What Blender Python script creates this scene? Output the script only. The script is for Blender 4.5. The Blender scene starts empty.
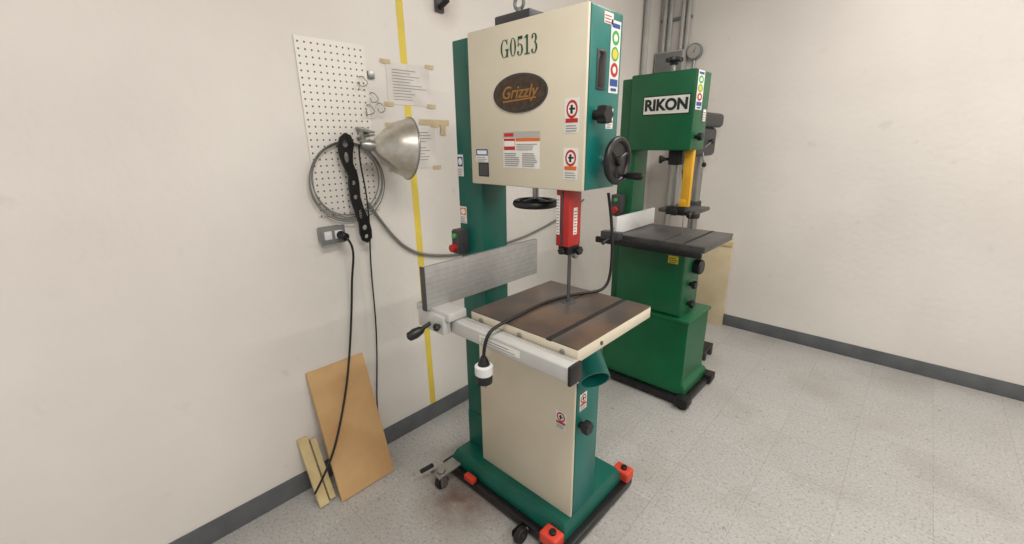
import bpy, bmesh, math, random
from mathutils import Vector, Matrix
random.seed(4)
V=Vector
# ---------------------------------------------------------------- materials
def lin(c):
    c=c/255.; return c/12.92 if c<=.04045 else ((c+.055)/1.055)**2.4
def col(r,g,b): return (lin(r),lin(g),lin(b),1)
def mat(name,rgb,rough=.5,metal=0,rgb2=None,scale=8,detail=6,lo=.35,hi=.65,bump=0,bscale=200,emit=0):
    m=bpy.data.materials.new(name); m.use_nodes=True
    nt=m.node_tree; b=nt.nodes['Principled BSDF']
    b.inputs['Base Color'].default_value=col(*rgb); b.inputs['Roughness'].default_value=rough; b.inputs['Metallic'].default_value=metal
    tc=nt.nodes.new('ShaderNodeTexCoord')
    if rgb2 is None: rgb2=tuple(int(c*.93) for c in rgb)
    n=nt.nodes.new('ShaderNodeTexNoise'); n.inputs['Scale'].default_value=scale; n.inputs['Detail'].default_value=detail
    nt.links.new(tc.outputs['Object'],n.inputs['Vector'])
    r=nt.nodes.new('ShaderNodeValToRGB'); r.color_ramp.elements[0].position=lo; r.color_ramp.elements[1].position=hi
    r.color_ramp.elements[0].color=col(*rgb); r.color_ramp.elements[1].color=col(*rgb2)
    nt.links.new(n.outputs['Fac'],r.inputs['Fac']); nt.links.new(r.outputs['Color'],b.inputs['Base Color'])
    if bump:
        n2=nt.nodes.new('ShaderNodeTexNoise'); n2.inputs['Scale'].default_value=bscale; nt.links.new(tc.outputs['Object'],n2.inputs['Vector'])
        bp=nt.nodes.new('ShaderNodeBump'); bp.inputs['Strength'].default_value=bump; bp.inputs['Distance'].default_value=.002
        nt.links.new(n2.outputs['Fac'],bp.inputs['Height']); nt.links.new(bp.outputs['Normal'],b.inputs['Normal'])
    if emit:
        b.inputs['Emission Color'].default_value=(1,.97,.93,1); b.inputs['Emission Strength'].default_value=emit
    return m
M={}
M['teal']=mat('teal_paint',(10,94,80),.38,bump=.15)
M['teal_lit']=mat('teal_paint_lit',(16,112,104),.35,bump=.15)  # same teal, with the light on the saw's side painted into the colour
M['cream']=mat('cream_paint',(217,208,187),.42,rgb2=(208,199,178),scale=3,bump=.1)
M['cream_d']=mat('cream_shadow_gap',(60,58,50),.6)
M['green']=mat('green_paint',(14,94,56),.38,bump=.15)
M['black']=mat('black_plastic',(22,22,23),.4)
M['rubber']=mat('black_rubber',(26,26,27),.6)
M['blackmetal']=mat('black_metal',(34,33,34),.45,.3)
M['steel']=mat('steel',(165,165,162),.35,.9)
M['alu']=mat('brushed_aluminium',(172,172,170),.45,.45,rgb2=(164,164,162),scale=40,detail=2)
M['alul']=mat('light_aluminium',(200,200,197),.42,.3,rgb2=(196,196,193),scale=20,detail=2)
M['shade']=mat('spun_aluminium',(206,200,190),.33,.85,rgb2=(190,184,174),scale=40)
M['iron']=mat('cast_iron_table',(84,77,74),.33,.35,rgb2=(112,90,74),scale=5.5,detail=8,lo=.40,hi=.66)
M['iron2']=mat('cast_iron_grey',(96,94,94),.38,.4,rgb2=(82,80,78),scale=9)
M['slot']=mat('dark_slot',(28,24,22),.7)
M['red']=mat('red_plastic',(182,40,34),.4)
M['orange']=mat('orange_red_pad',(214,66,46),.5)
M['yellow']=mat('yellow_paint',(226,170,40),.45)
M['tape']=mat('yellow_tape',(228,204,80),.55,rgb2=(214,190,72),scale=5)
M['mtape']=mat('masking_tape',(206,186,148),.7)
M['white']=mat('white_label',(236,235,230),.5)
M['whitep']=mat('white_plastic',(228,229,228),.35)
M['paper']=mat('paper',(224,218,212),.8)
M['grey']=mat('grey_metal',(132,134,134),.5,.2)
M['lgrey']=mat('light_grey_paint',(180,178,174),.5)
M['groove']=mat('groove_shadow',(138,138,136),.6)
M['dgrey']=mat('dark_grey',(66,66,68),.5)
M['ink']=mat('printed_ink',(140,138,136),.7)
M['dink']=mat('dark_ink',(30,34,36),.6)
M['gink']=mat('green_ink',(10,76,58),.5)
M['bink']=mat('blue_ink',(40,80,150),.5)
M['rink']=mat('red_ink',(190,40,36),.5)
M['oink']=mat('orange_ink',(224,110,40),.5)
M['yink']=mat('yellow_ink',(224,204,60),.5)
M['lgink']=mat('light_green_ink',(70,170,80),.5)
M['bronze']=mat('bronze_badge',(66,56,48),.45,.5,rgb2=(86,72,60),scale=60)
M['gold']=mat('gold_letters',(166,118,58),.45,.3)
M['wood']=mat('plywood',(200,162,114),.6,rgb2=(186,146,98),scale=5)
M['wood2']=mat('pale_wood',(206,188,142),.6,rgb2=(190,168,120),scale=12)
M['board']=mat('cream_board',(206,192,160),.6,rgb2=(196,180,146),scale=6)
M['cord']=mat('grey_cord',(124,122,116),.6)
M['lens']=mat('dark_window',(20,22,26),.15)
M['tube']=mat('lamp_tube',(255,250,240),.5,emit=6)
M['ceil']=mat('ceiling_paint',(222,220,215),.8)
M['base']=mat('vinyl_baseboard',(98,101,103),.5,rgb2=(86,89,92))
def wall_mat():
    m=bpy.data.materials.new('painted_wall'); m.use_nodes=True; nt=m.node_tree; b=nt.nodes['Principled BSDF']; b.inputs['Roughness'].default_value=.6
    g=nt.nodes.new('ShaderNodeNewGeometry'); n=nt.nodes.new('ShaderNodeTexNoise'); n.inputs['Scale'].default_value=1.3; n.inputs['Detail'].default_value=5
    nt.links.new(g.outputs['Position'],n.inputs['Vector'])
    r=nt.nodes.new('ShaderNodeValToRGB'); e=r.color_ramp.elements; e[0].position=.3; e[1].position=.7; e[0].color=col(216,210,204); e[1].color=col(229,224,218)
    nt.links.new(n.outputs['Fac'],r.inputs['Fac'])
    n3=nt.nodes.new('ShaderNodeTexNoise'); n3.inputs['Scale'].default_value=9; n3.inputs['Detail'].default_value=8; nt.links.new(g.outputs['Position'],n3.inputs['Vector'])
    r3=nt.nodes.new('ShaderNodeValToRGB'); e=r3.color_ramp.elements; e[0].position=.67; e[1].position=.76; e[0].color=(0,0,0,1); e[1].color=(.22,.22,.22,1)
    nt.links.new(n3.outputs['Fac'],r3.inputs['Fac'])
    mx=nt.nodes.new('ShaderNodeMix'); mx.data_type='RGBA'; nt.links.new(r3.outputs['Color'],mx.inputs[0]); nt.links.new(r.outputs['Color'],mx.inputs[6]); mx.inputs[7].default_value=col(172,164,152)
    # water stain around the hook high on the wall
    d=nt.nodes.new('ShaderNodeVectorMath'); d.operation='DISTANCE'; nt.links.new(g.outputs['Position'],d.inputs[0]); d.inputs[1].default_value=(-1.814,1.47,2.17)
    mr=nt.nodes.new('ShaderNodeMapRange'); mr.inputs[1].default_value=.02; mr.inputs[2].default_value=.13; mr.inputs[3].default_value=.8; mr.inputs[4].default_value=0; nt.links.new(d.outputs['Value'],mr.inputs[0])
    mm=nt.nodes.new('ShaderNodeMath'); mm.operation='MULTIPLY'; nt.links.new(mr.outputs[0],mm.inputs[0]); nt.links.new(n3.outputs['Fac'],mm.inputs[1])
    m3=nt.nodes.new('ShaderNodeMix'); m3.data_type='RGBA'; nt.links.new(mm.outputs[0],m3.inputs[0]); nt.links.new(mx.outputs[2],m3.inputs[6]); m3.inputs[7].default_value=col(130,92,60)
    nt.links.new(m3.outputs[2],b.inputs['Base Color'])
    n2=nt.nodes.new('ShaderNodeTexNoise'); n2.inputs['Scale'].default_value=25; nt.links.new(g.outputs['Position'],n2.inputs['Vector'])
    bp=nt.nodes.new('ShaderNodeBump'); bp.inputs['Strength'].default_value=.2; bp.inputs['Distance'].default_value=.008
    nt.links.new(n2.outputs['Fac'],bp.inputs['Height']); nt.links.new(bp.outputs['Normal'],b.inputs['Normal'])
    return m
M['wall']=wall_mat()
def floor_mat():
    m=bpy.data.materials.new('vinyl_tile_floor'); m.use_nodes=True; nt=m.node_tree; b=nt.nodes['Principled BSDF']; b.inputs['Roughness'].default_value=.35
    g=nt.nodes.new('ShaderNodeNewGeometry')
    br=nt.nodes.new('ShaderNodeTexBrick'); br.offset=0; br.inputs['Scale'].default_value=1; br.inputs['Brick Width'].default_value=.305; br.inputs['Row Height'].default_value=.305
    br.inputs['Mortar Size'].default_value=.001; br.inputs['Mortar Smooth'].default_value=.3
    br.inputs['Color1'].default_value=col(172,170,167); br.inputs['Color2'].default_value=col(178,176,173); br.inputs['Mortar'].default_value=col(140,137,132)
    nt.links.new(g.outputs['Position'],br.inputs['Vector'])
    def noise(s,d,lo,hi,c1,src,fac=1):
        n=nt.nodes.new('ShaderNodeTexNoise'); n.inputs['Scale'].default_value=s; n.inputs['Detail'].default_value=d; nt.links.new(g.outputs['Position'],n.inputs['Vector'])
        r=nt.nodes.new('ShaderNodeMapRange'); r.inputs[1].default_value=lo; r.inputs[2].default_value=hi; r.inputs[3].default_value=0; r.inputs[4].default_value=fac; nt.links.new(n.outputs['Fac'],r.inputs[0])
        x=nt.nodes.new('ShaderNodeMix'); x.data_type='RGBA'; nt.links.new(r.outputs[0],x.inputs[0]); nt.links.new(src,x.inputs[6]); x.inputs[7].default_value=c1
        return x.outputs[2]
    o=noise(90,3,.52,.66,col(132,130,128),br.outputs['Color'],.65)
    o=noise(70,3,.6,.7,col(206,204,200),o,.6)
    o=noise(26,5,.66,.72,col(116,108,100),o,.5)
    o=noise(2.2,4,.5,.75,col(142,136,128),o,.5)
    d=nt.nodes.new('ShaderNodeVectorMath'); d.operation='DISTANCE'; nt.links.new(g.outputs['Position'],d.inputs[0]); d.inputs[1].default_value=(-1.25,.98,0)
    r=nt.nodes.new('ShaderNodeMapRange'); r.inputs[1].default_value=.04; r.inputs[2].default_value=.24; r.inputs[3].default_value=.65; r.inputs[4].default_value=0; nt.links.new(d.outputs['Value'],r.inputs[0])
    n=nt.nodes.new('ShaderNodeTexNoise'); n.inputs['Scale'].default_value=16; n.inputs['Detail'].default_value=6; nt.links.new(g.outputs['Position'],n.inputs['Vector'])
    mu=nt.nodes.new('ShaderNodeMath'); mu.operation='MULTIPLY'; nt.links.new(r.outputs[0],mu.inputs[0]); nt.links.new(n.outputs['Fac'],mu.inputs[1])
    m2=nt.nodes.new('ShaderNodeMath'); m2.operation='MULTIPLY'; m2.use_clamp=True; m2.inputs[1].default_value=1.9; nt.links.new(mu.outputs[0],m2.inputs[0])
    x=nt.nodes.new('ShaderNodeMix'); x.data_type='RGBA'; nt.links.new(m2.outputs[0],x.inputs[0]); nt.links.new(o,x.inputs[6]); x.inputs[7].default_value=col(108,78,60)
    nt.links.new(x.outputs[2],b.inputs['Base Color'])
    return m
M['floor']=floor_mat()
def peg_mat():
    m=bpy.data.materials.new('pegboard'); m.use_nodes=True; nt=m.node_tree; b=nt.nodes['Principled BSDF']; b.inputs['Roughness'].default_value=.5
    g=nt.nodes.new('ShaderNodeNewGeometry'); s=nt.nodes.new('ShaderNodeSeparateXYZ'); nt.links.new(g.outputs['Position'],s.inputs[0])
    c=nt.nodes.new('ShaderNodeCombineXYZ'); nt.links.new(s.outputs[1],c.inputs[0]); nt.links.new(s.outputs[2],c.inputs[1])
    v=nt.nodes.new('ShaderNodeTexVoronoi'); v.voronoi_dimensions='2D'; v.inputs['Scale'].default_value=1/.0254; v.inputs['Randomness'].default_value=0
    nt.links.new(c.outputs[0],v.inputs['Vector'])
    r=nt.nodes.new('ShaderNodeValToRGB'); e=r.color_ramp.elements; e[0].position=.12; e[1].position=.17; e[0].color=col(70,64,60); e[1].color=col(230,225,218)
    nt.links.new(v.outputs['Distance'],r.inputs['Fac']); nt.links.new(r.outputs['Color'],b.inputs['Base Color'])
    return m
M['peg']=peg_mat()
# ---------------------------------------------------------------- helpers
coll=bpy.context.scene.collection
def group(name,loc):
    e=bpy.data.objects.new(name,None); e.location=loc; e.empty_display_size=.1; coll.objects.link(e); bpy.context.view_layer.update(); return e
def finish(name,me,material,parent=None,smooth=False):
    vs=[v.co.copy() for v in me.vertices]
    if vs:
        c=V([(min(v[i] for v in vs)+max(v[i] for v in vs))/2 for i in range(3)])
    else: c=V((0,0,0))
    me.transform(Matrix.Translation(-c))
    o=bpy.data.objects.new(name,me); o.location=c; coll.objects.link(o)
    me.materials.clear(); me.materials.append(M[material] if isinstance(material,str) else material)
    if smooth:
        me.polygons.foreach_set('use_smooth',[True]*len(me.polygons))
        try: me.set_sharp_from_angle(angle=math.radians(40))
        except Exception: pass
    if parent:
        o.parent=parent; o.matrix_parent_inverse=Matrix.Translation(-V(parent.location))
    return o
def frombm(name,bm,material,parent=None,smooth=False):
    bmesh.ops.recalc_face_normals(bm,faces=bm.faces); me=bpy.data.meshes.new(name); bm.to_mesh(me); bm.free(); return finish(name,me,material,parent,smooth)
def box(name,parent,x,y,z,material,bev=.003,rot=None,seg=2):
    bm=bmesh.new(); bmesh.ops.create_cube(bm,size=1)
    for v in bm.verts: v.co=V(((x[0]+x[1])/2+v.co.x*(x[1]-x[0]),(y[0]+y[1])/2+v.co.y*(y[1]-y[0]),(z[0]+z[1])/2+v.co.z*(z[1]-z[0])))
    if bev: bmesh.ops.bevel(bm,geom=list(bm.edges),offset=bev,segments=seg,profile=.5,affect='EDGES')
    if rot:
        c=V(((x[0]+x[1])/2,(y[0]+y[1])/2,(z[0]+z[1])/2)); bmesh.ops.rotate(bm,verts=bm.verts,cent=c,matrix=Matrix.Rotation(rot[1],3,rot[0]))
    return frombm(name,bm,material,parent,bool(bev))
def frame(axis):
    a=V(axis).normalized(); t=V((0,0,1)) if abs(a.z)<.9 else V((1,0,0)); u=t.cross(a).normalized(); w=a.cross(u); return u,w,a
def lathe(name,parent,origin,axis,prof,material,seg=32,close=False):
    u,w,a=frame(axis); o=V(origin); bm=bmesh.new(); rings=[]
    for r,h in prof:
        rings.append([bm.verts.new(o+a*h+(u*math.cos(2*math.pi*i/seg)+w*math.sin(2*math.pi*i/seg))*max(r,1e-5)) for i in range(seg)])
    n=len(rings)
    for k in range(n if close else n-1):
        A=rings[k];B=rings[(k+1)%n]
        for i in range(seg): bm.faces.new((A[i],A[(i+1)%seg],B[(i+1)%seg],B[i]))
    if not close:
        bm.faces.new(rings[0]); bm.faces.new(rings[-1])
    bmesh.ops.remove_doubles(bm,verts=bm.verts,dist=1e-6)
    return frombm(name,bm,material,parent,True)
def cyl(name,parent,p0,p1,r,material,r2=None,seg=28,bev=None):
    p0=V(p0);p1=V(p1);L=(p1-p0).length; r2=r if r2 is None else r2; b=min(r,r2,L)*.15 if bev is None else bev
    return lathe(name,parent,p0,p1-p0,[(r-b,0),(r,b),(r2,L-b),(r2-b,L)],material,seg)
def torus(name,parent,c,axis,R,r,material,seg=48,ms=12):
    return lathe(name,parent,c,axis,[(R+r*math.cos(2*math.pi*i/ms),r*math.sin(2*math.pi*i/ms)) for i in range(ms)],material,seg,True)
def conv(o):
    dg=bpy.context.evaluated_depsgraph_get(); me=bpy.data.meshes.new_from_object(o.evaluated_get(dg)); return me
def tube(name,parent,pts,r,material,cyclic=False):
    cu=bpy.data.curves.new(name+'_c','CURVE'); cu.dimensions='3D'; cu.bevel_depth=r; cu.bevel_resolution=3; cu.resolution_u=10; cu.use_fill_caps=True
    s=cu.splines.new('NURBS'); s.points.add(len(pts)-1)
    for p,q in zip(s.points,pts): p.co=(*q,1)
    s.use_endpoint_u=not cyclic; s.use_cyclic_u=cyclic; s.order_u=4 if len(pts)>3 else len(pts)
    o=bpy.data.objects.new(name+'_c',cu); coll.objects.link(o); bpy.context.view_layer.update(); me=conv(o); bpy.data.objects.remove(o)
    return finish(name,me,material,parent,True)
def fr(o,u,v,n):
    m=Matrix.Identity(4)
    for i,a in enumerate((u,v,n,o)):
        for k in range(3): m[k][i]=a[k]
    return m
FRONT=(V((1,0,0)),V((0,0,1)),V((0,-1,0))); SIDE=(V((0,1,0)),V((0,0,1)),V((1,0,0)))
def text(name,parent,s,org,F,size,material,ext=.0006,off=0,shear=0,sx=1,align='CENTER'):
    cu=bpy.data.curves.new(name+'_c','FONT'); cu.body=s; cu.size=size; cu.extrude=ext; cu.offset=off; cu.shear=shear; cu.align_x=align; cu.align_y='CENTER'
    o=bpy.data.objects.new(name+'_c',cu); coll.objects.link(o); bpy.context.view_layer.update(); me=conv(o); bpy.data.objects.remove(o)
    me.transform(fr(V(org),*F)@Matrix.Diagonal((sx,1,1,1))); return finish(name,me,material,parent)
def plate(name,parent,outer,holes,org,F,t,material):
    cu=bpy.data.curves.new(name+'_c','CURVE'); cu.dimensions='2D'; cu.fill_mode='BOTH'; cu.extrude=t/2
    for loop in [outer]+holes:
        s=cu.splines.new('POLY'); s.points.add(len(loop)-1); s.use_cyclic_u=True
        for p,q in zip(s.points,loop): p.co=(q[0],q[1],0,1)
    o=bpy.data.objects.new(name+'_c',cu); coll.objects.link(o); bpy.context.view_layer.update(); me=conv(o); bpy.data.objects.remove(o)
    me.transform(fr(V(org),*F)); return finish(name,me,material,parent)
def ell(cx,cy,rx,ry,n=32): return [(cx+rx*math.cos(2*math.pi*i/n),cy+ry*math.sin(2*math.pi*i/n)) for i in range(n)]
def rect(x0,y0,x1,y1): return [(x0,y0),(x1,y0),(x1,y1),(x0,y1)]
def decal(name,parent,org,F,w,h,layers,basem='white'):
    org=V(org); mats=[basem]; me=bpy.data.meshes.new(name); bm=bmesh.new(); idx=[]
    def add(poly,m,k):
        if m not in mats: mats.append(m)
        vs=[bm.verts.new(org+F[0]*((p[0]-.5)*w)+F[1]*((p[1]-.5)*h)+F[2]*(.0008+.0004*k)) for p in poly]
        bm.faces.new(vs); idx.append(mats.index(m))
    if basem is not None: add(rect(0,0,1,1),basem,0)
    for i,(p,m) in enumerate(layers): add(p,m,1+i*.2)
    bm.to_mesh(me); bm.free(); o=finish(name,me,basem,parent)
    for m in mats[1:]: me.materials.append(M[m])
    me.polygons.foreach_set('material_index',idx)
    return o
def lines(y0,y1,n,x0=.1,x1=.9,m='ink',th=.35,rag=.3):
    r=[];s=(y1-y0)/n
    for i in range(n): r.append((rect(x0,y0+i*s,x1-random.random()*rag*(x1-x0),y0+i*s+s*th),m))
    return r
# serif lettering drawn as variable-width strokes, all in one mesh
def serif_word(name,parent,word,org,F,sx,sy,material):
    polys=[]
    def arc(cx,cy,rx,ry,a0,a1,thin=.05,thick=.17,n=28):
        q=[]
        for i in range(n):
            a=math.radians(a0+(a1-a0)*i/n); b=math.radians(a0+(a1-a0)*(i+1)/n)
            def pr(t):
                w=thin+(thick-thin)*abs(math.cos(t))**1.5; c,s=math.cos(t),math.sin(t)
                return (cx+(rx-w/2)*c,cy+(ry-w/2*.6)*s),(cx+(rx+w/2)*c,cy+(ry+w/2*.6)*s)
            (i0,o0),(i1,o1)=pr(a),pr(b); q.append([i0,o0,o1,i1])
        return q
    G={'0':arc(.34,.5,.23,.45,0,360),
       'G':arc(.42,.5,.32,.45,52,318)+[rect(.62,.06,.80,.42),rect(.5,.40,.88,.46),[(.62,.80),(.70,.66),(.74,.66),(.74,.97),(.70,.97)]],
       '5':[rect(.15,.82,.60,.97),rect(.13,.48,.20,.95)]+arc(.32,.31,.24,.28,140,-140)+[ell(.16,.18,.09,.08,14)],
       '1':[rect(.26,.05,.44,.97),rect(.10,.02,.60,.08),[(.27,.97),(.10,.86),(.10,.81),(.27,.86)]],
       '3':arc(.31,.74,.19,.21,150,-90)+arc(.31,.29,.24,.26,90,-145)+[ell(.16,.80,.085,.075,14),ell(.14,.16,.09,.08,14)]}
    x=0;bm=bmesh.new();org=V(org);k=0
    for ch in word:
        for p in G[ch]:
            k+=1; bm.faces.new([bm.verts.new(org+F[0]*((x+a)*sx)+F[1]*(b*sy)+F[2]*(.0010+.000004*k)) for a,b in p])
        x+=.98 if ch=='G' else .70
    me=bpy.data.meshes.new(name); bm.to_mesh(me); bm.free(); return finish(name,me,material,parent)
def warn(name,parent,org,F,w,h,title='rink'):
    decal(name,parent,org,F,w,h,[(ell(.5,.68,.38,.26),'rink'),(ell(.5,.68,.27,.18),'white'),(rect(.40,.55,.56,.80),'dink'),(rect(.32,.66,.72,.72),'dink'),(rect(.08,.3,.92,.42),title)]+lines(.05,.27,3,.12,.9,'ink'))
def safety(name,parent,org,F,w,h):
    decal(name,parent,org,F,w,h,[(rect(.1,.9,.9,.96),'bink'),(ell(.5,.77,.38,.10),'lgink'),(ell(.5,.77,.2,.05),'white'),(ell(.5,.55,.38,.10),'lgink'),(ell(.5,.55,.26,.07),'yink'),(ell(.5,.33,.38,.10),'rink'),(ell(.5,.33,.18,.05),'white'),(rect(.1,.1,.9,.2),'bink'),(rect(.2,.03,.8,.07),'bink')])
def knob(name,parent,c,axis,r,L,material='black',lobes=6):
    u,w,a=frame(axis);c=V(c);bm=bmesh.new();rings=[];n=48
    for k,h in ((.0,0.),(.55,0),(.6,.35),(.95,.4),(1,.55),(1,.85),(.9,1),(0.01,1)):
        rings.append([bm.verts.new(c+a*h*L+(u*math.cos(2*math.pi*i/n)+w*math.sin(2*math.pi*i/n))*max(1e-4,r*k*(1+(.1*math.cos(lobes*2*math.pi*i/n) if h>.38 else 0)))) for i in range(n)])
    for A,B in zip(rings,rings[1:]):
        for i in range(n): bm.faces.new((A[i],A[(i+1)%n],B[(i+1)%n],B[i]))
    bmesh.ops.remove_doubles(bm,verts=bm.verts,dist=1e-5)
    return frombm(name,bm,material,parent,True)
def handwheel(parent,pre,c,axis,R,handle_dir,material='black',rt=.13,open_web=False):
    c=V(c);u,w,a=frame(axis)
    torus(pre+'_rim',parent,c,axis,R,R*rt,material)
    lathe(pre+'_hub',parent,c-a*R*.15,axis,[(R*.28,0),(R*.3,R*.1),(R*.22,R*.35),(R*.05,R*.38)],material)
    for k in range(3):
        t=2*math.pi*k/3+.4; d=u*math.cos(t)+w*math.sin(t); cyl(pre+'_spoke_%d'%(k+1),parent,c+d*R*.15,c+d*R*.98,R*.11,material)
    if not open_web: lathe(pre+'_web',parent,c-a*R*.06,axis,[(R*.2,0),(R*.95,0),(R*.95,R*.08),(R*.2,R*.08)],material)
    if handle_dir is not None:
        d=V(handle_dir).normalized(); p=c+d*R*.9
        lathe(pre+'_grip',parent,p,axis,[(R*.08,0),(R*.1,R*.2),(R*.17,R*.35),(R*.2,R*.8),(R*.17,R*1.1),(R*.06,R*1.15)],material)
# ---------------------------------------------------------------- room
WX=-1.814
box('floor',None,(-1.95,4.2),(-2.5,3.9),(-.1,0),'floor',0)
box('wall_left',None,(WX-.12,WX),(-2.5,3.9),(0,3.0),'wall',0)
box('wall_back',None,(WX,4.2),(3.75,3.87),(0,3.0),'wall',0)
box('wall_right',None,(4.1,4.2),(-2.5,3.75),(0,3.0),'wall',0)
box('ceiling',None,(-1.95,4.2),(-2.5,3.9),(3.0,3.1),'ceil',0)
box('baseboard_left',None,(WX,WX+.006),(-2.5,3.744),(.0,.10),'base',.002)
box('baseboard_back',None,(WX+.006,4.1),(3.744,3.75),(.0,.10),'base',.002)
def fixture(i,x,y,power):
    g=group('ceiling_light' if i==0 else 'ceiling_light.%03d'%i,(x,y,3.0))
    box('housing',g,(x-.12,x+.12),(y-.62,y+.62),(2.93,3.0),'ceil',.01)
    for s in (-.05,.05): cyl('tube',g,(x+s,y-.58,2.915),(x+s,y+.58,2.915),.014,'tube')
    l=bpy.data.lights.new('lamp','AREA'); l.shape='RECTANGLE'; l.size=.24; l.size_y=1.2; l.energy=power; l.color=(1,.955,.90)
    o=bpy.data.objects.new('lamp',l); coll.objects.link(o); o.location=(x,y,2.89); o.parent=g; o.matrix_parent_inverse=Matrix.Translation(-V(g.location))
fixture(0,.1,.2,36); fixture(1,-.1,2.4,26); fixture(2,2.0,.2,36); fixture(3,2.0,2.4,40)
# ---------------------------------------------------------------- main band saw
g=group('band_saw',(-1.05,1.2,0))
FY=1.12
box('spine',g,(-1.395,-1.252),(1.165,1.305),(.10,1.90),'teal',.006)
box('spine_foot',g,(-1.395,-1.25),(1.16,1.33),(.11,.30),'teal',.006)
box('upper_wheel_box',g,(-1.257,-.754),(1.136,1.31),(1.386,1.90),'teal_lit',.006)
box('upper_door_gap',g,(-1.253,-.758),(1.132,1.138),(1.390,1.896),'cream_d',0)
box('upper_door',g,(-1.257,-.754),(FY,1.133),(1.384,1.90),'cream',.005)
cyl('door_hinge_1',g,(-1.262,1.13,1.80),(-1.262,1.13,1.85),.007,'teal'); cyl('door_hinge_2',g,(-1.262,1.13,1.44),(-1.262,1.13,1.49),.007,'teal')
box('top_bracket',g,(-1.18,-1.02),(1.18,1.27),(1.90,1.945),'dgrey',.005)
cyl('lifting_eye_stem',g,(-1.10,1.22,1.94),(-1.10,1.22,1.965),.012,'grey'); torus('lifting_eye',g,(-1.10,1.22,1.98),(0,1,0),.02,.006,'grey')
serif_word('model_lettering',g,'G0513',(-1.093,FY,1.795),FRONT,.0425,.058,'gink')
plate('badge_rim',g,ell(0,0,.118,.060,48),[],(-1.01,FY-.002,1.685),FRONT,.004,'dgrey')
plate('badge_face',g,ell(0,0,.112,.054,48),[],(-1.01,FY-.004,1.685),FRONT,.004,'bronze')
text('badge_lettering',g,'Grizzly',(-1.01,FY-.0065,1.687),FRONT,.054,'gold',off=.0004,shear=.3)
plate('badge_swoosh',g,[(-.07,-.026),(.075,-.02),(.075,-.024),(-.07,-.031)],[],(-1.01,FY-.0065,1.69),FRONT,.001,'gold')
warn('warning_label_1',g,(-.800,FY,1.607),FRONT,.054,.100)
warn('warning_label_2',g,(-.800,FY,1.467),FRONT,.054,.095,'oink')
decal('data_plate',g,(-1.005,FY,1.507),FRONT,.165,.118,[(rect(.0,.84,1,1),'lgrey'),(rect(.03,.87,.3,.97),'rink'),(rect(.02,.5,.34,.82),'rink'),(rect(.03,.6,.33,.75),'white'),(rect(.36,.74,1,.83),'oink')]+lines(.5,.7,4,.38,.97)+lines(.05,.45,7,.04,.48)+lines(.05,.45,7,.54,.97),'white')
decal('notice_label',g,(-1.197,FY,1.487),FRONT,.062,.045,[(rect(0,.5,1,1),'bink'),(rect(.1,.6,.9,.9),'white')]+lines(.05,.45,3,.08,.95),'white')
decal('qr_plate',g,(-1.19,FY,1.437),FRONT,.055,.05,[(rect(.08,.08,.92,.92),'dgrey')],'dink')
decal('column_label_1',g,(-1.40+.025,1.165,1.445),FRONT,.038,.085,[(rect(.1,.45,.9,.9),'bink'),(ell(.5,.68,.3,.16),'white')]+lines(.05,.4,4),'white')
decal('column_label_2',g,(-1.40+.03,1.165,1.245),FRONT,.044,.07,[(rect(.1,.5,.9,.92),'oink'),(ell(.5,.7,.3,.16),'white')]+lines(.05,.45,4),'white')
box('switch_box',g,(-1.39,-1.34),(1.115,1.165),(1.085,1.19),'dgrey',.006)
box('switch_plate',g,(-1.387,-1.343),(1.110,1.117),(1.09,1.185),'dgrey',.002)
cyl('start_button',g,(-1.365,1.112,1.165),(-1.365,1.098,1.165),.010,'lgink'); cyl('stop_button',g,(-1.365,1.112,1.115),(-1.365,1.085,1.115),.016,'red')
SX=-.754
safety('safety_sticker',g,(SX,1.268,1.775),SIDE,.055,.20)
decal('side_label_1',g,(SX,1.225,1.875),SIDE,.05,.03,lines(.1,.9,3,.1,.9,'rink'),'white')
box('tracking_window_frame',g,(SX-.002,SX+.004),(1.17,1.22),(1.68,1.79),'dgrey',.003)
box('tracking_window',g,(SX-.002,SX+.005),(1.176,1.214),(1.686,1.784),'lens',.001)
warn('side_label_2',g,(SX,1.255,1.60),SIDE,.042,.06)
knob('door_knob_1',g,(SX,1.17,1.608),(1,0,0),.026,.05)
cyl('tracking_shaft',g,(SX-.01,1.235,1.474),(SX+.04,1.235,1.474),.012,'steel')
handwheel(g,'side_handwheel',(SX+.05,1.235,1.474),(1,0,0),.064,(0,.55,-.8),rt=.16)
cyl('tension_shaft',g,(-1.02,1.215,1.30),(-1.02,1.215,1.39),.011,'steel')
handwheel(g,'tension_handwheel',(-1.02,1.215,1.318),(0,0,-1),.070,None,rt=.2)
lathe('tension_dish',g,(-1.02,1.215,1.335),(0,0,-1),[(.02,0),(.055,.012),(.055,.026),(.02,.03)],'black')
box('blade_guard',g,(-.868,-.815),(1.14,1.21),(1.195,1.388),'red',.004)
box('guard_slot',g,(-.846,-.838),(1.1375,1.141),(1.20,1.38),'dgrey',.001)
decal('guard_label',g,(-.857,1.138,1.30),FRONT,.014,.13,lines(.05,.95,12,.1,.9,'ink',.3),'white')
decal('guard_side_label',g,(-.8148,1.175,1.28),SIDE,.022,.09,lines(.05,.95,8,.1,.9,'rink',.3),'white')
box('guide_block',g,(-.865,-.82),(1.15,1.215),(1.165,1.195),'blackmetal',.004)
knob('guide_knob_1',g,(-.82,1.19,1.178),(1,0,0),.014,.022); knob('guide_knob_2',g,(-.842,1.148,1.18),(0,-1,0),.012,.015)
cyl('guide_bearing',g,(-.835,1.20,1.158),(-.82,1.20,1.158),.013,'steel')
box('saw_blade',g,(-.8265,-.8235),(1.155,1.172),(.90,1.2),'dgrey',0)
box('lower_cabinet',g,(-1.254,-.754),(1.136,1.285),(.12,.84),'teal_lit',.006)
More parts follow.
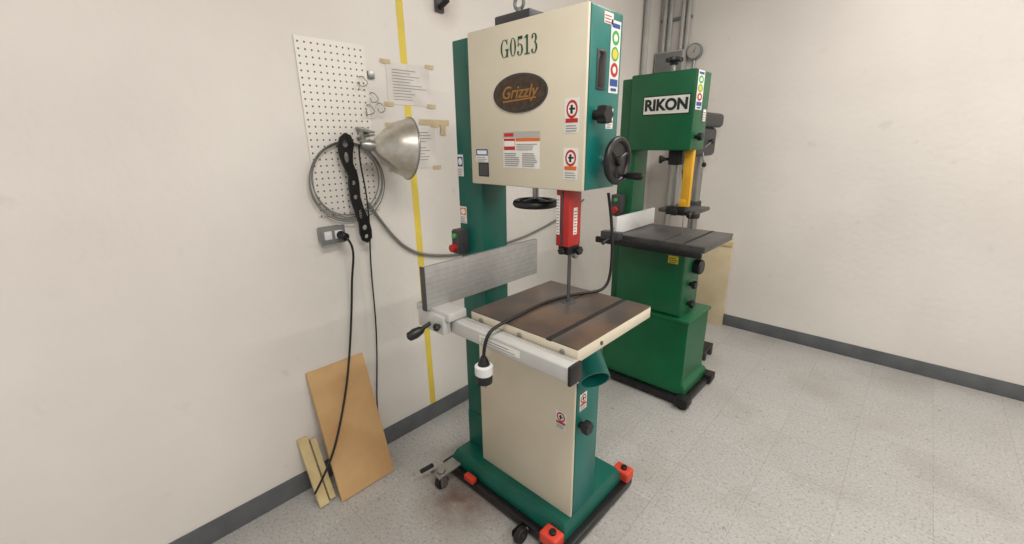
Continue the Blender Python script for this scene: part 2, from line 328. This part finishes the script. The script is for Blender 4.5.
box('lower_door_gap',g,(-1.25,-.758),(1.132,1.138),(.125,.775),'cream_d',0)
box('lower_door',g,(-1.254,-.754),(FY,1.133),(.12,.78),'cream',.005)
warn('warning_label_3',g,(-.812,FY,.54),FRONT,.05,.075)
warn('side_label_3',g,(SX,1.175,.62),SIDE,.045,.07)
knob('door_knob_2',g,(SX,1.16,.53),(1,0,0),.024,.045)
lathe('dust_port',g,(-.775,1.205,.805),(.08,-.055,-.06),[(.050,0),(.055,.02),(.055,.118),(.050,.118),(.049,.02),(.0,.02)],'teal_lit')
lathe('dust_port_flange',g,(-.757,1.215,.80),(1,0,0),[(.065,0),(.065,.006),(.05,.012),(.0,.012)],'teal_lit')
box('trunnion',g,(-.95,-.78),(1.0,1.25),(.84,.93),'blackmetal',.01)
cyl('trunnion_arc',g,(-.98,1.11,.92),(-.76,1.11,.92),.05,'blackmetal')
knob('trunnion_knob',g,(-.93,1.02,.86),(0,-1,0),.022,.05)
T0,T1,U0,U1,TZ=-1.021,-.589,.882,1.314,.996
box('table_casting',g,(T0,T1),(U0,U1),(TZ-.042,TZ-.003),'cream',.004)
def table_top(name,parent,x0,x1,y0,y1,z,m,slotx):
    w=.010
    box(name+'_land_1',parent,(x0+.001,slotx-w),(y0+.001,y1-.001),(z-.004,z),m,.0012)
    box(name+'_land_2',parent,(slotx+w,x1-.001),(y0+.001,y1-.001),(z-.004,z),m,.0012)
    box(name+'_slot',parent,(slotx-w,slotx+w),(y0+.0005,y1-.0005),(z-.006,z-.0028),'slot',0)
table_top('table',g,T0,T1,U0,U1,TZ,'iron',-.69)
box('table_slit',g,(-.828,-.822),(1.16,U1-.002),(TZ-.002,TZ+.0004),'slot',0)
plate('table_insert',g,ell(0,0,.03,.03),[],(-.825,1.163,TZ+.0002),(V((1,0,0)),V((0,1,0)),V((0,0,1))),.0008,'dgrey')
cyl('table_pin',g,(-.83,U1-.01,TZ-.02),(-.83,U1+.012,TZ-.02),.008,'steel')
for k,x in enumerate((-.97,-.80,-.64)): cyl('table_bolt_%d'%(k+1),g,(x,U0+.002,TZ-.022),(x,U0-.006,TZ-.022),.008,'steel')
cyl('table_bolt_4',g,(T1-.002,1.0,TZ-.022),(T1+.004,1.0,TZ-.022),.006,'dgrey')
box('rail_angle',g,(-1.17,T1+.01),(U0-.012,U0-.004),(.90,.968),'lgrey',.002)
box('front_rail',g,(-1.10,-.575),(.822,.868),(.922,.972),'alul',.007,seg=4)
box('rail_cap',g,(-.577,-.566),(.818,.872),(.918,.976),'black',.004)
box('rail_cap_left',g,(-1.108,-1.099),(.820,.870),(.920,.974),'black',.002)
decal('rail_label',g,(-.83,.8216,.950),FRONT,.17,.024,lines(.15,.85,2,.05,.95,'ink',.3),'white')
decal('rail_scale',g,(-.83,.858,.9717),(V((1,0,0)),V((0,1,0)),V((0,0,1))),.5,.008,[(rect(i/50,.2,i/50+.003,.8 if i%5 else 1),'dink') for i in range(50)],'lgrey')
for k,x in enumerate((-1.0,-.85,-.65)): box('rail_spacer_%d'%(k+1),g,(x-.012,x+.012),(.865,U0-.004),(.93,.96),'steel',.002)
box('fence_carrier',g,(-1.21,-1.03),(.795,.872),(.974,1.004),'alul',.004)
box('fence_carrier_front',g,(-1.19,-1.05),(.786,.818),(.925,.99),'alul',.004)
box('fence_body',g,(-1.17,-1.135),(.80,1.34),(1.0,1.04),'alu',.003)
box('fence_face',g,(-1.135,-1.118),(.775,1.345),(1.0,1.148),'alu',.002)
for k in range(7): box('fence_groove_%d'%(k+1),g,(-1.1185,-1.1177),(.777,1.343),(1.018+k*.018,1.0188+k*.018),'groove',0)
box('fence_top_slot',g,(-1.130,-1.123),(.777,1.343),(1.147,1.1486),'groove',0)
box('fence_end_cap',g,(-1.137,-1.116),(.770,.776),(.998,1.150),'dgrey',.001)
cyl('fence_fastener_1',g,(-1.15,.81,1.04),(-1.15,.81,1.056),.014,'black'); cyl('fence_fastener_2',g,(-1.15,1.2,1.04),(-1.15,1.2,1.056),.014,'black')
cyl('lock_lever',g,(-1.12,.80,.955),(-1.135,.745,.930),.007,'blackmetal')
lathe('lock_lever_grip',g,(-1.127,.765,.938),(-.3,-.85,-.35),[(.006,0),(.014,.012),(.018,.035),(.015,.058),(.005,.064)],'black')
knob('fence_adjuster',g,(-1.07,.787,.955),(0,-1,0),.012,.02)
bm=bmesh.new()
b0=[(-1.41,1.065),(-.745,1.065),(-.745,1.50),(-1.41,1.50)]; b1=[(-1.395,1.082),(-.76,1.082),(-.76,1.485),(-1.395,1.485)]
rings=[[bm.verts.new((x,y,z)) for x,y in L] for L,z in ((b0,.045),(b0,.085),(b1,.12))]
for A,B in zip(rings,rings[1:]):
    for i in range(4): bm.faces.new((A[i],A[(i+1)%4],B[(i+1)%4],B[i]))
bm.faces.new(rings[0]); bm.faces.new(rings[-1]); bmesh.ops.bevel(bm,geom=list(bm.edges),offset=.004,segments=2,affect='EDGES')
frombm('base_casting',bm,'teal',g,True)
box('base_rail_front',g,(-1.44,-.72),(1.03,1.06),(.018,.052),'black',.004); box('base_rail_back',g,(-1.44,-.72),(1.505,1.535),(.018,.052),'black',.004)
box('base_rail_right',g,(-.742,-.712),(1.03,1.535),(.018,.052),'black',.004); box('base_rail_left',g,(-1.445,-1.415),(1.03,1.535),(.018,.052),'black',.004)
box('base_shelf',g,(-1.43,-.72),(1.05,1.52),(.03,.046),'blackmetal',.002)
for k,(x,y) in enumerate(((-.775,1.035),(-.745,1.525))):
    box('corner_pad_%d'%(k+1),g,(x-.045,x+.035),(y-.03,y+.03),(.05,.10),'orange',.008,seg=3)
    box('corner_bracket_%d'%(k+1),g,(x-.04,x+.03),(y-.03,y+.03),(.012,.052),'blackmetal',.004)
    cyl('corner_screw_%d'%(k+1),g,(x,y,.09),(x,y,.112),.014,'black'); cyl('corner_foot_%d'%(k+1),g,(x,y,0),(x,y,.02),.024,'rubber')
box('corner_pad_3',g,(-1.28,-1.22),(1.02,1.05),(.05,.078),'orange',.006)
for k,(x,y) in enumerate(((-1.36,.955),(-1.45,1.46),(-.90,.99))):
    cyl('caster_wheel_%d'%(k+1),g,(x-.013,y,.033),(x+.013,y,.033),.033,'rubber'); cyl('caster_hub_%d'%(k+1),g,(x-.016,y,.033),(x+.016,y,.033),.015,'lgrey' if k<2 else 'black')
    if k==2: continue
    box('caster_fork_a_%d'%(k+1),g,(x-.024,x-.019),(y-.018,y+.018),(.02,.085),'steel',.001); box('caster_fork_b_%d'%(k+1),g,(x+.019,x+.024),(y-.018,y+.018),(.02,.085),'steel',.001)
    box('caster_plate_%d'%(k+1),g,(x-.035,x+.035),(y-.035,y+.035) if k==1 else (y-.035,1.05),(.083,.089),'steel',.001)
    cyl('caster_swivel_%d'%(k+1),g,(x,y,.088),(x,y,.10),.02,'steel')
cyl('caster_axle_3',g,(-.90,.99,.033),(-.90,1.05,.035),.008,'steel'); box('caster_arm_3',g,(-.93,-.925),(.97,1.04),(.02,.05),'blackmetal',.001)
cyl('caster_pedal',g,(-1.40,.94,.11),(-1.44,.90,.075),.01,'black')
# ---------------------------------------------------------------- extension cord over the table
g=group('power_cord',(-.83,1.1,.996))
z=TZ+.006
tube('cord',g,[(-.79,1.335,1.36),(-.772,1.345,1.25),(-.768,1.35,1.12),(-.775,1.35,1.02),(-.79,1.30,z),(-.835,1.25,z),(-.868,1.15,z),(-.872,1.04,z),(-.862,.94,z),(-.853,.87,z+.002),(-.853,.815,z-.002),(-.857,.795,.975),(-.862,.79,.94),(-.865,.79,.905)],.0055,'rubber')
lathe('plug_boot',g,(-.865,.79,.915),(0,0,-1),[(.008,0),(.013,.01),(.02,.03)],'black')
lathe('plug_shell',g,(-.865,.79,.888),(0,0,-1),[(.023,0),(.028,.004),(.028,.03),(.024,.034)],'whitep')
lathe('plug_body',g,(-.865,.79,.856),(0,0,-1),[(.023,0),(.026,.004),(.025,.028),(.019,.032)],'black')
for k,s in enumerate((-.007,.007)): box('plug_blade_%d'%(k+1),g,(-.865+s-.001,-.865+s+.001),(.786,.794),(.81,.826),'steel',0)
# ---------------------------------------------------------------- second band saw
g=group('band_saw.001',(-1.08,2.5,0))
RY=2.37
box('spine',g,(-1.37,-1.26),(RY+.04,RY+.20),(.5,1.87),'green',.006)
box('upper_wheel_box',g,(-1.29,-.93),(RY+.012,RY+.20),(1.482,1.878),'green',.006)
box('upper_door',g,(-1.292,-.928),(RY,RY+.012),(1.48,1.88),'green',.008)
plate('name_plate_border',g,rect(-.132,-.050,.132,.050),[],(-1.08,RY-.001,1.715),FRONT,.002,'dink')
plate('name_plate',g,rect(-.126,-.044,.126,.044),[],(-1.08,RY-.0025,1.715),FRONT,.002,'white')
text('name_lettering',g,'RIKON',(-1.08,RY-.0042,1.714),FRONT,.078,'dink',off=.0035,sx=1.0)
safety('safety_sticker',g,(-.928,RY+.055,1.78),SIDE,.085,.19)
decal('side_label',g,(-.928,RY+.15,1.66),SIDE,.04,.06,lines(.1,.9,4,.1,.9,'rink'),'white')
cyl('tension_shaft',g,(-1.10,RY+.1,1.87),(-1.10,RY+.1,1.93),.01,'steel'); knob('tension_knob',g,(-1.10,RY+.1,1.925),(0,0,1),.042,.035)
knob('door_knob_1',g,(-.93,RY+.06,1.55),(1,0,0),.02,.04)
box('guide_post',g,(-1.045,-1.02),(RY+.09,RY+.115),(1.14,1.49),'steel',.003)
box('guide_casting',g,(-1.07,-1.0),(RY+.06,RY+.14),(1.40,1.49),'blackmetal',.008)
cyl('post_knob_stem',g,(-1.06,RY+.1,1.43),(-1.10,RY+.06,1.43),.008,'black'); knob('post_knob',g,(-1.09,RY+.065,1.43),(-1,-.6,0),.022,.03)
box('blade_guard',g,(-.985,-.935),(RY+.08,RY+.11),(1.17,1.485),'yellow',.004)
box('guard_clip',g,(-.99,-.95),(RY+.075,RY+.115),(1.17,1.21),'yellow',.004)
box('guide_block',g,(-1.06,-.95),(RY+.07,RY+.12),(1.12,1.165),'blackmetal',.004); knob('guide_knob_1',g,(-1.0,RY+.07,1.14),(0,-1,0),.02,.03); knob('guide_knob_2',g,(-.95,RY+.09,1.13),(1,0,0),.018,.03)
box('saw_blade',g,(-.962,-.960),(RY+.09,RY+.10),(1.0,1.16),'steel',0)
box('table_casting',g,(-1.29,-.74),(2.22,2.66),(.975,1.0),'iron2',.003)
box('table_top',g,(-1.292,-.738),(2.218,2.662),(.996,1.012),'iron2',.002)
box('table_slot',g,(-.86,-.842),(2.22,2.66),(1.0115,1.0125),'slot',0); box('table_slit',g,(-.964,-.958),(2.22,2.46),(1.0115,1.0125),'slot',0)
box('table_rail',g,(-1.36,-.74),(2.175,2.20),(.955,.99),'blackmetal',.004)
for k,x in enumerate((-1.2,-.85)): box('rail_spacer_%d'%(k+1),g,(x-.01,x+.01),(2.195,2.225),(.965,.985),'steel',.001)
box('fence_face',g,(-1.25,-1.235),(2.20,2.68),(1.014,1.115),'whitep',.002); box('fence_base',g,(-1.29,-1.25),(2.20,2.66),(1.014,1.04),'alul',.002)
box('fence_head',g,(-1.32,-1.20),(2.165,2.215),(.985,1.03),'dgrey',.004); cyl('fence_handle',g,(-1.26,2.16,.99),(-1.27,2.11,.97),.01,'black')
box('trunnion',g,(-1.12,-.90),(2.34,2.56),(.92,.98),'blackmetal',.01)
box('switch_box',g,(-1.37,-1.30),(RY-.02,RY+.04),(1.09,1.22),'dgrey',.005); cyl('stop_button',g,(-1.335,RY-.02,1.13),(-1.335,RY-.04,1.13),.02,'red'); cyl('start_button',g,(-1.335,RY-.02,1.19),(-1.335,RY-.03,1.19),.012,'lgink')
box('lower_wheel_box',g,(-1.30,-.885),(RY+.0,RY+.24),(.52,.93),'green',.008)
box('lower_door',g,(-1.30,-.885),(RY-.014,RY-.001),(.545,.925),'green',.008)
knob('door_knob_2',g,(-.885,RY+.1,.72),(1,0,0),.022,.04); knob('door_knob_3',g,(-.885,RY+.1,.60),(1,0,0),.022,.04)
decal('amp_label',g,(-.95,RY-.0145,.88),FRONT,.06,.045,lines(.1,.9,3,.1,.9,'dink'),'yink')
cyl('dust_port',g,(-.885,RY+.15,.82),(-.84,RY+.15,.82),.045,'black')
bm=bmesh.new()
L0=[(-1.40,2.335),(-.80,2.335),(-.80,2.70),(-1.40,2.70)]; L1=[(-1.375,2.35),(-.825,2.35),(-.825,2.68),(-1.375,2.68)]
rings=[[bm.verts.new((x,y,zz)) for x,y in L] for L,zz in ((L0,.055),(L0,.11),(L1,.13),(L1,.525),)]
for A,B in zip(rings,rings[1:]):
    for i in range(4): bm.faces.new((A[i],A[(i+1)%4],B[(i+1)%4],B[i]))
bm.faces.new(rings[0]); bm.faces.new(rings[-1]); bmesh.ops.bevel(bm,geom=list(bm.edges),offset=.006,segments=2,affect='EDGES')
frombm('stand_cabinet',bm,'green',g,True)
box('stand_lip',g,(-1.385,-.815),(2.34,2.69),(.515,.535),'green',.004)
box('base_rail_front',g,(-1.42,-.78),(2.30,2.335),(.02,.055),'black',.004); box('base_rail_right',g,(-.80,-.77),(2.30,2.72),(.02,.055),'black',.004); box('base_rail_left',g,(-1.43,-1.40),(2.30,2.72),(.02,.055),'black',.004)
box('base_rail_back',g,(-1.42,-.78),(2.70,2.73),(.02,.055),'black',.004)
for k,(x,y) in enumerate(((-.79,2.31),(-1.40,2.31),(-.79,2.70),(-1.40,2.70))):
    cyl('foot_%d'%(k+1),g,(x,y,0),(x,y,.03),.028,'rubber'); box('foot_bracket_%d'%(k+1),g,(x-.04,x+.04),(y-.04,y+.04),(.025,.075),'blackmetal',.006)
# ---------------------------------------------------------------- wall items
box('pegboard',None,(WX+.001,WX+.007),(.75,1.035),(1.24,1.925),'peg',.001)
def wp(y,z,o=.001): return (WX+o,y,z)
decal('yellow_tape_stripe',None,(WX,1.237,1.35),(V((0,1,.012)).normalized(),V((0,-.012,1)).normalized(),V((1,0,0))),.036,2.58,[],'tape')
for k,(y,zz,w,h) in enumerate(((1.25,1.79,.235,.175),(1.255,1.515,.25,.2))):
    g=group('posted_notice' if k==0 else 'posted_notice.001',wp(y,zz))
    decal('sheet',g,wp(y,zz,.001),SIDE,w,h,lines(.12,.9,11,.12,.9,'ink',.22,.5),'paper')
    for j,(a,b) in enumerate(((-.5,.5),(.5,.5),(-.5,-.5),(.5,-.5))): decal('tape_%d'%(j+1),g,wp(y+a*w,zz+b*h,.0025),SIDE,.05,.018,[],'mtape')
    if k==1: decal('tape_5',g,wp(1.38,1.63,.003),SIDE,.18,.025,[],'mtape'); decal('tape_6',g,wp(1.43,1.60,.0035),SIDE,.03,.06,[],'mtape')
g=group('bandsaw_blade_coil',wp(.89,1.38,.03))
for k in range(4):
    r=.152+.006*k; cy=.888+.004*math.sin(k*2); cz=1.385-.003*k
    tube('loop_%d'%(k+1),g,[(WX+.018+.005*k+.005*math.sin(a*2+k),cy+r*math.cos(a),cz+r*1.0*math.sin(a)) for a in [2*math.pi*i/20 for i in range(20)]],.0024,'cord' if k%2 else 'grey',True)
g=group('push_stick',(WX+.06,.91,1.35))
def cir(cx,cy,r): return ell(cx,cy,r,r,20)
outer=[(-.035,.215),(-.012,.232),(.012,.222),(.022,.19),(.012,.15),(.008,.11),(.022,.07),(.026,.03),(.024,-.03),(.034,-.08),(.052,-.13),(.060,-.18),(.058,-.215),(.035,-.235),(.012,-.222),(.004,-.19),(.004,-.14),(-.008,-.09),(-.020,-.04),(-.022,.02),(-.018,.06),(-.034,.10),(-.046,.14),(-.048,.185)]
plate('body',g,outer,[cir(-.014,.188,.014),ell(-.016,.135,.011,.022,20),cir(.002,.03,.010),cir(.003,-.03,.010),ell(.018,-.105,.009,.02,20),cir(.030,-.165,.012),cir(.034,-.205,.010)],(WX+.058,.892,1.345),SIDE,.010,'black')
cyl('hook',g,(WX+.008,.878,1.535),(WX+.07,.878,1.535),.003,'steel')
g=group('clamp_lamp',(WX+.12,1.05,1.52))
ax=V((.22,.95,-.10)).normalized(); P=V((-1.665,.955,1.525))
prof=[(.020,0),(.028,.004),(.045,.018),(.078,.05),(.105,.09),(.120,.13),(.128,.145),(.126,.147),(.117,.130),(.102,.092),(.075,.053),(.043,.022),(.02,.01)]
lathe('reflector',g,P,ax,prof,'shade',48,True)
lathe('rolled_rim',g,P+ax*.145,ax,[(.127+.004*math.cos(2*math.pi*i/10),.004*math.sin(2*math.pi*i/10)) for i in range(10)],'steel',48,True)
lathe('socket',g,P+ax*.012,-ax,[(.021,0),(.022,.02),(.020,.05),(.012,.065)],'steel')
lathe('bulb',g,P+ax*.01,ax,[(.012,0),(.014,.03),(.028,.06),(.03,.08),(.02,.1),(.004,.108)],'whitep')
c=P-ax*.03
cyl('swivel',g,c,c+V((-.05,.01,.05)),.006,'steel')
box('clamp_jaw_a',g,(-1.805,-1.70),(.955,.985),(1.585,1.592),'steel',.001,rot=('Y',.2)); box('clamp_jaw_b',g,(-1.805,-1.70),(.955,.985),(1.56,1.567),'steel',.001,rot=('Y',-.1))
cyl('clamp_spring',g,(-1.75,.955,1.575),(-1.75,.985,1.575),.010,'steel')
tube('lamp_cord',g,[tuple(c-ax*.03),(-1.70,.90,1.47),(-1.735,.935,1.38),(-1.765,.955,1.2),(-1.78,.94,1.0),(-1.785,.945,.75),(-1.785,.925,.5),(-1.79,.90,.30),(-1.79,.90,.24)],.0035,'rubber')
g=group('wire_hooks',wp(1.03,1.75))
for k,(y,zz,r) in enumerate(((1.0,1.80,.02),(1.045,1.74,.018),(1.02,1.69,.022),(1.075,1.70,.015))):
    tube('hook_%d'%(k+1),g,[(WX+.002,y,zz),(WX+.02,y,zz+.008),(WX+.035,y+.01,zz-.01),(WX+.035,y+.01+r,zz-.03),(WX+.03,y-r,zz-.045),(WX+.02,y-.01,zz-.02)],.0025,'steel')
box('bracket',g,(WX,WX+.012),(1.04,1.07),(1.80,1.83),'steel',.002)
g=group('wall_outlet',wp(.79,1.17))
box('outlet_box',g,(WX,WX+.045),(.735,.83),(1.135,1.20),'steel',.006)
box('outlet_cover',g,(WX+.045,WX+.049),(.73,.835),(1.13,1.205),'grey',.004)
for k,y in enumerate((.76,.805)): box('receptacle_%d'%(k+1),g,(WX+.048,WX+.053),(y-.016,y+.016),(1.15,1.185),'whitep',.004)
cyl('plug',g,(WX+.05,.81,1.165),(WX+.095,.815,1.158),.017,'black')
tube('outlet_cord',g,[(WX+.09,.815,1.158),(WX+.115,.825,1.14),(WX+.10,.84,1.08),(WX+.06,.835,.98),(WX+.04,.83,.85),(WX+.05,.80,.70),(WX+.09,.74,.50),(WX+.15,.64,.30),(WX+.17,.58,.20),(WX+.17,.50,.10)],.005,'rubber')
tube('wall_cable',None,[(WX+.02,.97,1.28),(WX+.015,1.02,1.20),(WX+.012,1.10,1.08),(WX+.012,1.20,1.0),(WX+.012,1.32,.965),(WX+.012,1.50,.93),(WX+.012,1.75,.93),(WX+.012,2.0,.94),(WX+.012,2.25,.98),(WX+.012,2.50,1.04),(WX+.012,2.7,1.12)],.007,'cord')
def lean(name,y0,y1,L,xf,th,mt):
    bm=bmesh.new(); bmesh.ops.create_cube(bm,size=1)
    top=WX+.001; ang=math.asin((xf-top-th)/L)
    for v in bm.verts: v.co=V((v.co.x*th,(y0+y1)/2+v.co.y*(y1-y0),(v.co.z+.5)*L))
    bmesh.ops.bevel(bm,geom=list(bm.edges),offset=.001,segments=1,affect='EDGES')
    bmesh.ops.rotate(bm,verts=bm.verts,cent=(0,0,0),matrix=Matrix.Rotation(-ang,3,'Y'))
    mn=min(v.co.z for v in bm.verts); mnx=min(v.co.x for v in bm.verts)
    bmesh.ops.translate(bm,verts=bm.verts,vec=(top-mnx+.001,0,-mn))
    return frombm(name,bm,mt,None)
lean('plywood_panel',.597,.862,.60,-1.615,.016,'wood')
g=group('scrap_lumber',(-1.66,.48,0))
o=lean('lumber_stick',.565,.590,.28,-1.66,.025,'wood2'); o.parent=g; o.matrix_parent_inverse=Matrix.Translation(-V(g.location))
o=lean('lumber_board',.515,.556,.31,-1.65,.016,'wood2'); o.parent=g; o.matrix_parent_inverse=Matrix.Translation(-V(g.location))
g=group('wall_hook',wp(1.44,2.16)); box('hook_plate',g,(WX,WX+.012),(1.42,1.47),(2.12,2.20),'dgrey',.003); cyl('hook_arm',g,(WX+.01,1.445,2.14),(WX+.07,1.445,2.16),.012,'blackmetal')
g=group('electrical_conduit',(-1.72,3.74,2.2))
for k,x in enumerate((-1.77,-1.72,-1.62,-1.575)): cyl('pipe_%d'%(k+1),g,(x,3.728,2.20),(x,3.728,2.99),.018,'lgrey')
for k,zz in enumerate((2.45,2.75)): box('pipe_strap_%d'%(k+1),g,(-1.80,-1.55),(3.722,3.749),(zz,zz+.02),'grey',.002)
box('junction_box',g,(-1.80,-1.56),(3.66,3.75),(2.02,2.22),'lgrey',.006); box('junction_cover',g,(-1.79,-1.57),(3.655,3.662),(2.03,2.21),'grey',.004)
cyl('drop_pipe',g,(-1.60,3.72,.75),(-1.60,3.72,2.03),.02,'lgrey'); cyl('corner_pipe',g,(WX+.03,3.45,1.2),(WX+.03,3.45,2.99),.022,'lgrey')
g=group('wall_gauge',(-1.50,3.70,2.2)); lathe('case',g,(-1.50,3.748,2.20),(0,-1,0),[(.055,0),(.06,.01),(.06,.04),(.05,.045)],'grey'); plate('dial',g,cir(0,0,.05),[],(-1.50,3.70,2.20),FRONT,.002,'lgrey'); plate('needle',g,[(-.004,-.01),(.004,-.01),(.02,.035)],[],(-1.50,3.698,2.20),FRONT,.001,'dink'); cyl('stem',g,(-1.50,3.73,2.14),(-1.50,3.73,1.9),.01,'steel')
g=group('particle_board_panel',(-1.2,3.7,0)); box('panel',g,(-1.50,-1.02),(3.70,3.722),(.0,.74),'board',.002); box('edge_strip',g,(-1.50,-1.02),(3.692,3.701),(.70,.74),'wood2',.001)
g=group('drill_press',(-1.26,3.35,0))
X,Y=-1.27,3.35
box('base_plate',g,(X-.15,X+.15),(Y-.18,Y+.2),(0,.05),'dgrey',.01); cyl('column',g,(X,Y+.1,.05),(X,Y+.1,1.65),.035,'steel')
box('work_table',g,(X-.14,X+.14),(Y-.24,Y+.05),(1.02,1.05),'iron2',.008); cyl('table_collar',g,(X,Y+.1,.94),(X,Y+.1,1.08),.05,'dgrey')
box('head',g,(X-.09,X+.09),(Y-.20,Y+.16),(1.42,1.62),'dgrey',.03,seg=4); box('belt_cover',g,(X-.11,X+.11),(Y-.22,Y+.22),(1.62,1.72),'dgrey',.03,seg=4)
cyl('quill',g,(X,Y-.14,1.32),(X,Y-.14,1.43),.03,'steel'); cyl('chuck',g,(X,Y-.14,1.25),(X,Y-.14,1.325),.02,'dgrey',r2=.028)
for k in range(3):
    a=k*2.09+.5; d=V((.05,math.cos(a),math.sin(a))); p=V((X+.10,Y-.08,1.47)); cyl('feed_handle_%d'%(k+1),g,p-V((.02,0,0)),p+d*.10,.006,'steel'); lathe('feed_grip_%d'%(k+1),g,p+d*.10,d,[(.006,-.01),(.015,0),(.015,.018),(.005,.026)],'black')
g=group('pallet',(-1.05,2.98,0))
for k in range(3): box('stringer_%d'%(k+1),g,(-1.35,-.90),(2.86+k*.12,2.89+k*.12),(0,.07),'dgrey',.003)
for k in range(4): box('slat_%d'%(k+1),g,(-1.35+k*.120,-1.26+k*.120),(2.84,3.13),(.07,.088),'blackmetal',.002)
# ---------------------------------------------------------------- light & camera
w=bpy.data.worlds.new('world'); bpy.context.scene.world=w; w.use_nodes=True; w.node_tree.nodes['Background'].inputs[0].default_value=(1,.985,.965,1); w.node_tree.nodes['Background'].inputs[1].default_value=.6
yaw,pitch,roll=map(math.radians,(43.242,16.807,-.65))
F=V((-math.sin(yaw)*math.cos(pitch),math.cos(yaw)*math.cos(pitch),-math.sin(pitch))); R=V((math.cos(yaw),math.sin(yaw),0)); U=R.cross(F)
c,s=math.cos(roll),math.sin(roll); R2=R*c+U*s; U2=U*c-R*s
cam=bpy.data.cameras.new('camera'); co=bpy.data.objects.new('camera',cam); coll.objects.link(co)
co.matrix_world=fr(V((0,0,1.533)),R2,U2,-F); cam.sensor_width=36; cam.sensor_fit='HORIZONTAL'; cam.lens=430/1024*36; cam.clip_start=.02
bpy.context.scene.camera=co
bpy.context.scene.view_settings.view_transform='Standard'
bpy.context.scene.view_settings.look='None'
